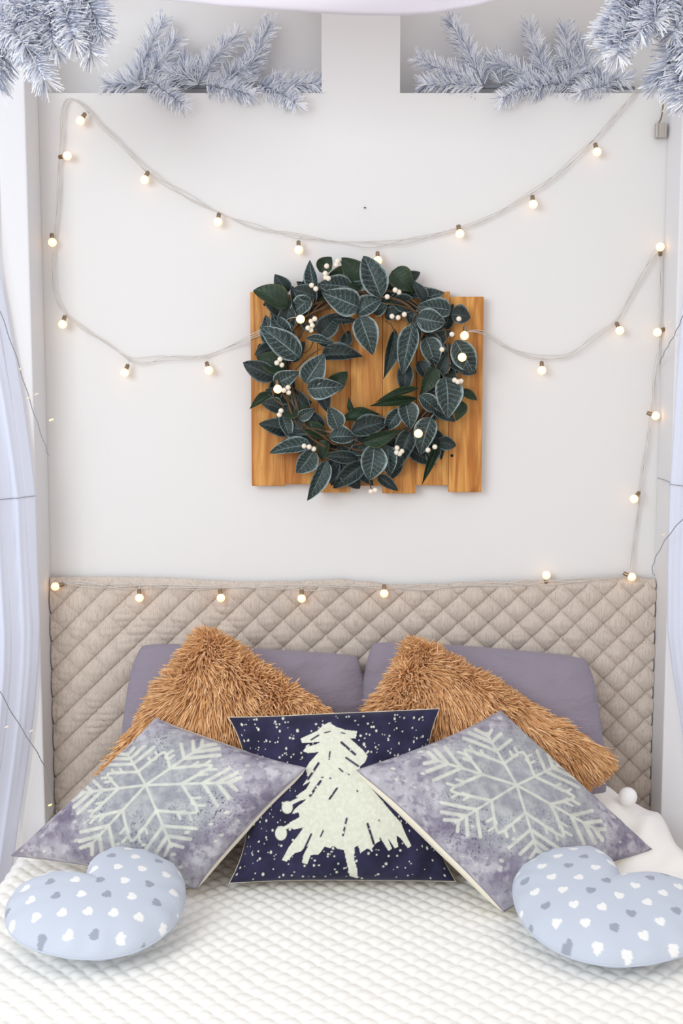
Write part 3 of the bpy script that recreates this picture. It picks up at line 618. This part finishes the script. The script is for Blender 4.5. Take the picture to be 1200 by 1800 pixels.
garland('silver pine garland on the wall ledge left of the centre pillar', [P(215, 153, .05), P(300, 153, .05), P(420, 153, .05), P(545, 155, .05)],
        b2([(238, 150, .05, 286, 36, .06), (252, 146, .04, 309, 70, .05), (250, 150, .04, 190, 150, .03), (262, 140, .03, 322, 184, -.05), (335, 150, .05, 326, 104, .08), (345, 150, .05, 417, 60, .07), (350, 148, .04, 296, 132, .03),
            (362, 150, .03, 442, 166, -.03), (425, 150, .06, 474, 42, .08), (420, 148, .04, 456, 84, .05), (455, 148, .03, 520, 182, -.05), (505, 152, .04, 562, 148, .03), (300, 150, .05, 345, 118, .05), (395, 150, .04, 430, 120, .03), (470, 152, .05, 520, 150, .02)]),
        .050, 2300, 401, ymax=.112, zmin=ZN + .002, rad=.0013)
garland('silver pine garland on the wall ledge right of the centre pillar', [P(745, 154, .05), P(850, 153, .05), P(970, 153, .05), P(1115, 155, .05)],
        b2([(850, 150, .05, 790, 36, .06), (838, 148, .04, 738, 106, .04), (850, 152, .04, 742, 148, .03), (880, 150, .05, 866, 104, .08), (948, 150, .04, 870, 108, .04), (965, 150, .05, 928, 46, .07), (960, 148, .03, 882, 172, -.04),
            (1008, 150, .05, 992, 52, .07), (985, 150, .04, 1020, 128, .04), (1070, 152, .03, 1020, 160, -.02), (1070, 150, .05, 985, 100, .05), (1050, 150, .05, 1100, 140, .03), (930, 150, .06, 900, 130, .05), (1010, 150, .03, 940, 158, -.01), (1030, 140, .06, 1010, 70, .09)]),
        .050, 2300, 402, ymax=.112, zmin=ZN + .002, rad=.0013)
YG = -.50
garland('bushy silver pine garland hanging over the top left corner', [P(-60, -40, YG), P(30, -30, YG), P(110, -35, YG), P(190, -45, YG)],
        b2([(8, -10, YG, 10, 75, YG - .03), (10, 40, YG - .02, 78, 140, YG - .06), (8, 50, YG, -5, 150, YG - .02), (30, -20, YG, 28, 55, YG - .06), (80, -30, YG, 92, 75, YG - .05), (60, 0, YG - .02, 52, 60, YG - .06),
            (100, -10, YG, 160, 92, YG - .03), (130, -30, YG, 178, 62, YG - .02), (100, -30, YG, 130, 70, YG - .07), (-30, 0, YG, -20, 120, YG - .04), (60, 40, YG, 100, 85, YG - .04), (0, 20, YG - .02, 45, 80, YG - .08)]),
        .060, 3500, 403, rad=.0018, dark=.15, sr=.004)
garland('bushy silver pine garland hanging over the top right corner', [P(1010, -45, YG), P(1100, -40, YG), P(1190, -30, YG), P(1270, -40, YG)],
        b2([(1180, -10, YG, 1068, 84, YG - .05), (1150, -20, YG, 1058, 62, YG - .02), (1130, 0, YG, 1085, 95, YG - .07), (1190, -20, YG, 1125, 55, YG - .08), (1210, 0, YG, 1182, 58, YG - .07), (1225, 40, YG, 1185, 165, YG - .05),
            (1215, 60, YG - .02, 1155, 148, YG - .02), (1110, -40, YG, 1085, 30, YG - .02), (1230, 70, YG, 1205, 180, YG - .07), (1200, 20, YG, 1215, 110, YG - .08), (1160, -30, YG, 1150, 35, YG - .08)]),
        .060, 3500, 404, rad=.0018, dark=.22, sr=.004)

# ------------------------------------------------------------------ plank board and wreath
YB = -.004; C3 = lambda x, y: (420 + x / 2.7273, 430 + y / 2.7283)
bd = thing('plank_board', 'honey coloured pine plank board hung behind the wreath', 'board', P(645, 865, -.015))
pk = [(441.5, 500.5, 514, 853), (500.9, 558.2, 519, 850), (558.6, 615.2, 512, 864.5), (615.6, 671.8, 517, 853), (672.2, 731, 512, 866), (731.6, 788.2, 513.5, 852), (788.8, 847, 522.5, 864)]
for i, (x0, x1, y0, y1) in enumerate(pk):
    a = P(x0, y1, -.015); c = P(x1, y0, -.015); ctr = (a + c) / 2
    xa, xb = P(x0, (y0 + y1) / 2, -.024)[0], P(x1, (y0 + y1) / 2, -.024)[0]; ctr[0] = (xa + xb) / 2; th = .0095 + .0008 * ((i * 5) % 3)
    V, Fc = box((xa - xb) / 2, (xb - xa) / 2, -th, th, (a[2] - c[2]) / 2, (c[2] - a[2]) / 2, .0016)
    o = link('plank', mesh('plank', V, Fc, M['plank'], smooth=False), bd); o.location = Vector((ctr[0], -.026 + .0095 - th, ctr[2])) - bd.location
for zf in (590, 800):
    a = P(455, zf, -.01); c = P(835, zf, -.01)
    world_child('batten', mesh('batten', *box(a[0], c[0], -.0165, -.001, a[2] - .02, a[2] + .02, .002), M['plank'], smooth=False), bd)
for cx, cy in ((123, 287), (1085, 310), (1020, 1012), (955, 1035)):
    p = P(*C3(cx, cy), -.0362); V, Fc = lathe([(.0001, -.001), (.004, -.001), (.0042, 0), (.0001, .0004)], 12)
    V = V[:, [0, 2, 1]] * np.array([1, -1, 1]); o = link('nail_hole', mesh('nail_hole', V, Fc, M['dark']), bd); o.location = Vector(p) - bd.location

WC = P(*C3(590, 610), -.065)
wr = thing('leaf_wreath', 'round wreath of frosted green leaves and cream berries hung on the plank board', 'wreath', WC)
rr = random.Random(3)
for k in range(6):                                           # wound vine ring
    a = np.linspace(0, 2 * math.pi, 90); ph = rr.uniform(0, 6); R = (.213 + .012 * np.sin(a * (3 + k % 3) + ph) + rr.uniform(-.012, .012))
    pth = np.stack([R * np.cos(a), .012 * np.cos(a * 5 + ph) + rr.uniform(-.006, .006), R * .97 * np.sin(a)], -1); pth[-1] = pth[0]
    link('vine', mesh('vine', *tube(pth, .0028 + .0012 * rr.random(), 6), M['vine']), wr)
def leaf_mesh(name, kind, mt):
    nu, nv = 15, 9; u = np.linspace(0, 1, nu); v = np.linspace(-1, 1, nv)
    prof = {'oval': np.sin(math.pi * u ** .85) ** .72, 'egg': np.sin(math.pi * u ** .68) ** .78, 'lance': np.sin(math.pi * u ** .8) ** 1.1}[kind]
    prof = np.maximum(prof, .02) * .5; U, Vv = np.meshgrid(u, v, indexing='ij')
    X = U; Y = Vv * prof[:, None] ; Z = .34 * np.abs(Vv) ** 1.4 * prof[:, None] + .26 * (U - U ** 2) - .16 * U ** 3 + .02 * np.sin(U * 11 + Vv * 2) * np.abs(Vv)
    uv = np.stack([U, (Vv + 1) / 2], -1).reshape(-1, 2)
    me = mesh(name, np.stack([X, Y, Z], -1).reshape(-1, 3), grid_faces(nu, nv), mt, uv=uv); return me
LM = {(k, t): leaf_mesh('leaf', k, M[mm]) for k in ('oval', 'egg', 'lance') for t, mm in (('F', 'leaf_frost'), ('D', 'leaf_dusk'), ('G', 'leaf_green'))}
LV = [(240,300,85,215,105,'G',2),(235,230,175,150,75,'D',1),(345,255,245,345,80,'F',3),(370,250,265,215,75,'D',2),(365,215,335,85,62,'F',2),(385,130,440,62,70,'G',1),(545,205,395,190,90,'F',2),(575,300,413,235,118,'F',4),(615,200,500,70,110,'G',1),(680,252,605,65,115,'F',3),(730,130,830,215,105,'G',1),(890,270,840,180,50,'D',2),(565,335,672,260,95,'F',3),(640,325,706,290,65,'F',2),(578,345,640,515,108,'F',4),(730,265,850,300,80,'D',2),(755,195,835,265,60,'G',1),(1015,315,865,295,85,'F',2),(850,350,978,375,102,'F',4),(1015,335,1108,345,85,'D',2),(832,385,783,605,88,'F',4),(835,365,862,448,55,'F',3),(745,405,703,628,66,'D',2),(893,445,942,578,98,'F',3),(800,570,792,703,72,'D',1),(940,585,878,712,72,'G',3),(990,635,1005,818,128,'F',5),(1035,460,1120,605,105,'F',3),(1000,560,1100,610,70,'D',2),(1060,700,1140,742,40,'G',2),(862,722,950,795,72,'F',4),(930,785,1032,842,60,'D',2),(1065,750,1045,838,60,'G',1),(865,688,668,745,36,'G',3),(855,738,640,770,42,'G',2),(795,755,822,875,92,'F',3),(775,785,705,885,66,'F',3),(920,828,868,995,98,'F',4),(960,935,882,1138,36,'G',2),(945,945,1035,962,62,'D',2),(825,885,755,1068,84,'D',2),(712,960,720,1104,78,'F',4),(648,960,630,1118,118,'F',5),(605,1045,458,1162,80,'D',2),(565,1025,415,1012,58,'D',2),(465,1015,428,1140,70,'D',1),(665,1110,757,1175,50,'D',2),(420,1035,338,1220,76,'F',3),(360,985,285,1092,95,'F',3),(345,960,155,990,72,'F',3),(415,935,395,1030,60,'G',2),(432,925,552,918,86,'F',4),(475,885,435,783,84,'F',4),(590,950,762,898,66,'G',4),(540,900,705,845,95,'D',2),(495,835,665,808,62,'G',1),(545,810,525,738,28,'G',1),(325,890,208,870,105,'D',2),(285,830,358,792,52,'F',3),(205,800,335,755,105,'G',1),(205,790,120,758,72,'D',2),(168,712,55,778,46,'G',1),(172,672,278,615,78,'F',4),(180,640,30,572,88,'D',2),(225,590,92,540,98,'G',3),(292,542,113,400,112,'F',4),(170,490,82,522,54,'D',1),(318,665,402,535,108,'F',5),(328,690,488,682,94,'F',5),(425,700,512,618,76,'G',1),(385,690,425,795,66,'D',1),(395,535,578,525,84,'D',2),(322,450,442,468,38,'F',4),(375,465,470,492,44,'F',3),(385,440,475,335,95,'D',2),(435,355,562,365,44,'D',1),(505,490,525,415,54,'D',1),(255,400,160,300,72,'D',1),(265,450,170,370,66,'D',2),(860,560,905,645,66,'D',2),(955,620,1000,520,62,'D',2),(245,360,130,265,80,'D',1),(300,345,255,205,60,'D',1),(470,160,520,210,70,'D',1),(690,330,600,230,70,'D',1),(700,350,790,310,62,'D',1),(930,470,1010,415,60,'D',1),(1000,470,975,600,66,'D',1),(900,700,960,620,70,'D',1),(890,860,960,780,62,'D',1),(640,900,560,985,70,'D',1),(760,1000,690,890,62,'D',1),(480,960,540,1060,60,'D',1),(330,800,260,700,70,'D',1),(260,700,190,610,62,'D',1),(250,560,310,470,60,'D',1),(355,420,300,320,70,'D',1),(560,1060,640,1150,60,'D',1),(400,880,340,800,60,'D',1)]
fl_ = random.Random(77)
for k in range(64):                                          # inner layers that fill the ring
    a_ = k / 64 * 2 * math.pi + fl_.uniform(-.05, .05); r0 = 385 + fl_.uniform(-55, 75); d_ = a_ + fl_.choice([1, 1, -1]) * fl_.uniform(.5, 1.6); ln_ = fl_.uniform(105, 150)
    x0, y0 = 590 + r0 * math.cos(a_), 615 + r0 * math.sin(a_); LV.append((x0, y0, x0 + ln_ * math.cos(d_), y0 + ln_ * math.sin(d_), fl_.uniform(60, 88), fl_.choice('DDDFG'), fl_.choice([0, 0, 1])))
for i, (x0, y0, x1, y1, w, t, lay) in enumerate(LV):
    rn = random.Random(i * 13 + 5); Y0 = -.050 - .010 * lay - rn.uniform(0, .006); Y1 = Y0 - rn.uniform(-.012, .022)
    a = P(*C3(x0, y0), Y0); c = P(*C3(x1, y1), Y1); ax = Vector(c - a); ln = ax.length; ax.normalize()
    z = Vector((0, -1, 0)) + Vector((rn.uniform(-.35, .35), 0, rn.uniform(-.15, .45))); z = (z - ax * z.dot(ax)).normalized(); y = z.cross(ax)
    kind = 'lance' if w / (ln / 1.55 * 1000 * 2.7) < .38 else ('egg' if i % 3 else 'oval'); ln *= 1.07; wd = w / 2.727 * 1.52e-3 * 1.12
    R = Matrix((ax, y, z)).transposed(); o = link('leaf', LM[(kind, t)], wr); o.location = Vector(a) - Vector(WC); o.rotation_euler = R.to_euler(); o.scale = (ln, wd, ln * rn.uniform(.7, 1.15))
TW = [[(300, 860), (380, 905), (455, 955)], [(310, 880), (400, 890), (480, 935)], [(250, 540), (330, 510), (360, 455)], [(270, 600), (330, 540), (390, 500)], [(1000, 620), (1005, 540), (985, 400)], [(870, 830), (910, 790), (920, 770)], [(330, 330), (350, 290), (360, 255)], [(835, 345), (830, 400), (828, 450)], [(490, 370), (505, 410), (520, 440)], [(700, 365), (730, 385), (745, 420)], [(590, 955), (540, 935), (450, 960)], [(180, 600), (185, 650), (165, 720)], [(160, 690), (170, 740), (215, 775)], [(620, 1110), (628, 1150), (635, 1180)]]
for tw in TW:
    pth = spline([P(*C3(*q), -.088) for q in tw], 8) - WC; link('twig', mesh('twig', *tube(pth, .0019, 5), M['vine']), wr)
BR = [(472,80),(465,97),(420,103),(413,138),(415,158),(428,162),(348,195),(368,212),(748,218),(766,228),(710,250),(733,344),(762,350),(792,335),(363,356),(345,368),(351,388),(330,400),(345,410),(196,550),(181,567),(205,577),(235,685),(215,699),(238,709),(312,966),(336,970),(358,980),(757,975),(755,997),(780,991),(769,1003),(905,985),(938,970),(1033,650),(1048,658),(1063,655),(972,503),(1020,430),(1053,356),(632,1184),(652,1178),(193,816),(201,797)]
lv, lf = lathe([(.0001, -1)] + [(math.sin(a), -math.cos(a)) for a in np.linspace(.25, math.pi - .25, 9)] + [(.0001, 1)], 14); bm_ = mesh('berry', lv * .0068, lf, M['berry'])
for i, q in enumerate(BR):
    p = P(*C3(*q), -.118 - .004 * (i % 3)); o = link('berry', bm_, wr); o.location = Vector(p) - Vector(WC)
    if i % 2 == 0:
        pth = spline([p, p + np.array([.006, .02, .004]), p + np.array([.012, .05, -.004])], 5) - WC; link('berry_stem', mesh('berry_stem', *tube(pth, .0011, 5), M['vine']), wr)

# ------------------------------------------------------------------ string lights
YC = -.014
sl = thing('string_lights', 'warm globe string lights swagged over the wall, wreath and quilt top', 'string lights', P(620, 640, YC))
route = [(1128, 150, .0), (1112, 168, -.012), (1080, 205, YC), (1040, 250, YC), (985, 300, YC), (925, 345, YC), (870, 378, YC), (800, 402, YC), (730, 420, YC), (664, 430, YC), (590, 424, YC), (520, 415, YC), (450, 398, YC), (384, 374, YC), (320, 340, YC), (262, 302, YC), (215, 255, YC), (180, 225, YC), (150, 190, YC), (132, 176, YC), (118, 174, YC), (110, 195, YC), (108, 240, YC), (104, 290, YC), (102, 360, YC), (96, 425, YC), (94, 480, YC), (98, 520, YC), (112, 548, YC), (140, 572, YC), (190, 605, YC), (235, 634, YC), (290, 628, YC), (350, 626, YC), (400, 612, YC), (445, 592, -.045), (478, 574, -.06),
(500, 560, -.062), (492, 610, -.06), (490, 672, -.06), (530, 740, -.06), (630, 775, -.058), (726, 760, -.06), (785, 700, -.06), (803, 640, -.06), (808, 600, -.06), (824, 582, -.06), (852, 586, -.03), (880, 606, YC), (915, 622, YC), (952, 628, YC), (1000, 622, YC), (1040, 596, YC), (1080, 568, YC), (1102, 530, YC), (1130, 480, YC), (1154, 442, YC), (1160, 470, YC), (1161, 540, YC), (1158, 600, YC), (1150, 660, YC), (1145, 720, YC), (1136, 780, YC), (1126, 840, YC), (1120, 900, YC), (1112, 960, YC), (1104, 1008, -.02),
         (1080, 1016, -.034), (1020, 1021, -.036), (960, 1023, -.036), (880, 1026, -.036), (780, 1031, -.037), (675, 1033, -.038), (600, 1030, -.04), (530, 1033, -.042), (450, 1032, -.042), (388, 1030, -.042), (320, 1032, -.042), (245, 1031, -.042), (170, 1028, -.042), (104, 1022, -.04)]
cp = spline([P(*q) for q in route], 7); ar = np.concatenate([[0], np.cumsum(np.linalg.norm(np.diff(cp, axis=0), axis=1))])
for k in range(3):
    ph = k * 2.1; of = np.zeros_like(cp); a = ar * 26 + ph + 1.5 * np.sin(ar * 5 + k)
    of[:, 2] = .0042 * np.sin(a) + .0045 * np.sin(ar * 9.3 + k * 2.4); of[:, 1] = -.0022 * (1 + np.cos(a)); of[:, 0] = .0036 * np.sin(ar * 13 + k * 1.9)
    world_child('cable', mesh('cable', *tube(cp + of, .00105, 5), M['cable']), sl)
gl = [(.0001, -.0355)] + [(.0112 * math.sin(a), -.0245 - .0112 * math.cos(a)) for a in np.linspace(.2, 2.6, 10)] + [(.0052, -.0142), (.0001, -.0140)]
V, Fc = lathe(gl, 18); bulb_me = mesh('bulb', V, Fc, M['bulb'])
V, Fc = lathe([(.0001, -.0146), (.0056, -.0145), (.0058, -.011), (.0054, -.0105), (.0057, -.006), (.0053, -.0055), (.0055, -.0015), (.004, 0), (.0001, .0004)], 14); cap_me = mesh('cap', V, Fc, M['metal'])
# globe centre px, direction (dx, dy down) in the picture, depth
BU = [(141,212,-.5,.8,-.03),(118,274,1,-.1,-.03),(254,316,-.35,.9,-.03),(383,390,-.1,1,-.03),(525,439,.05,1,-.03),(664,458,.05,1,-.03),(808,411,.2,1,-.03),(937,359,.1,1,-.03),(1049,267,.2,1,-.03),(92,426,.1,1,-.03),(110,570,-.25,1,-.035),(219,655,-.4,1,-.03),(367,651,.3,1,-.03),(528,561,.1,.2,-.135),(816,590,-.1,1,-.115),(812,628,.1,.2,-.135),(735,762,.1,.2,-.135),(488,684,.1,1,-.115),(952,651,0,1,-.03),(1089,581,.4,1,-.03),(1160,434,-.1,-.6,-.035),(1155,584,-.7,.3,-.035),(1152,731,.8,.3,-.035),(1114,877,-.6,.7,-.035),(1110,1014,.9,.4,-.045),(960,1011,0,-.9,-.03),(675,1043,0,1,-.055),(530,1052,0,1,-.055),(388,1051,.1,1,-.055),(245,1051,.05,1,-.055),(97,1031,-.8,.2,-.055)]
for x, y, dx, dy, Y in BU:
    face = -.25 if abs(dx) + abs(dy) > .5 else -1.0
    g = P(x, y, Y); d = Vector((dx, face, -dy)).normalized(); b_ = link('bulb', bulb_me, sl); org = Vector(g) - d * .0245
    b_.rotation_euler = d.to_track_quat('-Z', 'Y').to_euler(); b_.location = org - sl.location
    c = link('cap', cap_me, b_)
    near = cp[np.argmin(np.linalg.norm(cp - np.array(org), axis=1))]
    pth = spline([np.array(org), (np.array(org) + near) / 2 + np.array([0, -.002, .004]), near], 5)
    world_child('lead', mesh('lead', *tube(pth, .001, 5), M['cable']), sl)

# ------------------------------------------------------------------ fairy light wires by the curtains, clip, nail
def fairy(label, runs, leds):
    t = thing('fairy_light_wire', label, 'fairy lights', P(*runs[0][-1]), 'fairy light wires')
    for r_ in runs:
        p = spline([P(*q) for q in r_], 10); a = np.linspace(0, 40, len(p)); p[:, 0] += .0012 * np.sin(a); world_child('wire', mesh('wire', *tube(p, .0013, 5), M['wire']), t)
    v, f = lathe([(.0001, -.006), (.002, -.005), (.0024, 0), (.002, .005), (.0001, .006)], 10)
    for x, y, Y, lit in leds:
        o = link('led', mesh('led', v, f, M['led'] if lit else M['berry']), t); o.location = Vector(P(x, y, Y)) - t.location; o.rotation_euler = (0, 1.2, 0)
fairy('thin grey fairy light wire trailing down the left curtain', [[(-30, 480, -.40), (0, 548, -.33), (26, 620, -.26), (48, 690, -.20), (66, 745, -.17), (80, 785, -.15), (85, 802, -.14)], [(-30, 1160, -.42), (0, 1216, -.36), (30, 1268, -.27), (62, 1318, -.21), (80, 1352, -.17), (90, 1395, -.15), (92, 1425, -.145)]],
      [(37, 648, -.24, False), (64, 693, -.19, False), (50, 700, -.21, False), (90, 738, -.15, True), (88, 1415, -.15, True), (12, 1278, -.35, False), (55, 1285, -.24, False)])
fairy('thin grey fairy light wire trailing down the right curtain', [[(1225, 500, -.40), (1200, 556, -.30), (1184, 590, -.22), (1168, 618, -.15), (1158, 640, -.03)], [(1235, 880, -.40), (1200, 912, -.31), (1172, 945, -.20), (1152, 980, -.15), (1146, 1002, -.14), (1150, 1012, -.14)], [(1155, 840, -.05), (1168, 844, -.14), (1182, 850, -.16)]],
      [(1178, 566, -.2, False), (1188, 590, -.22, False), (1166, 940, -.17, False)])

cl = thing('cord_clip', 'clear plastic cord clip hanging below the right corner garland', 'clip', P(1160, 240, -.01))
a = P(1160, 225, -.012)
V, Fc = join([box(a[0] - .0135, a[0] + .0135, -.022, -.018, a[2] - .026, a[2] + .012), box(a[0] - .0135, a[0] - .009, -.026, -.004, a[2] - .026, a[2] + .012), box(a[0] + .009, a[0] + .0135, -.026, -.004, a[2] - .026, a[2] + .012)])
world_child('body', mesh('body', V, Fc, M['clear_plastic'], smooth=False), cl)
world_child('hook', mesh('hook', *tube(spline([a + np.array([-.006, -.004, -.012]), a + np.array([-.006, -.008, .01]), a + np.array([0, -.006, .024]), a + np.array([.004, -.004, .05]), a + np.array([.005, -.002, .09])], 8), .0022, 6), M['metal']), cl)
p = P(641, 365, -.003); V, Fc = lathe([(.0001, -.0035), (.002, -.003), (.0022, .001), (.0008, .0015), (.0008, .003)], 10)
o = link('wall_nail', mesh('wall_nail', V[:, [0, 2, 1]], Fc, M['dark']), loc=Vector(p)); tag(o, 'tiny dark nail head in the bare wall above the wreath', 'nail')
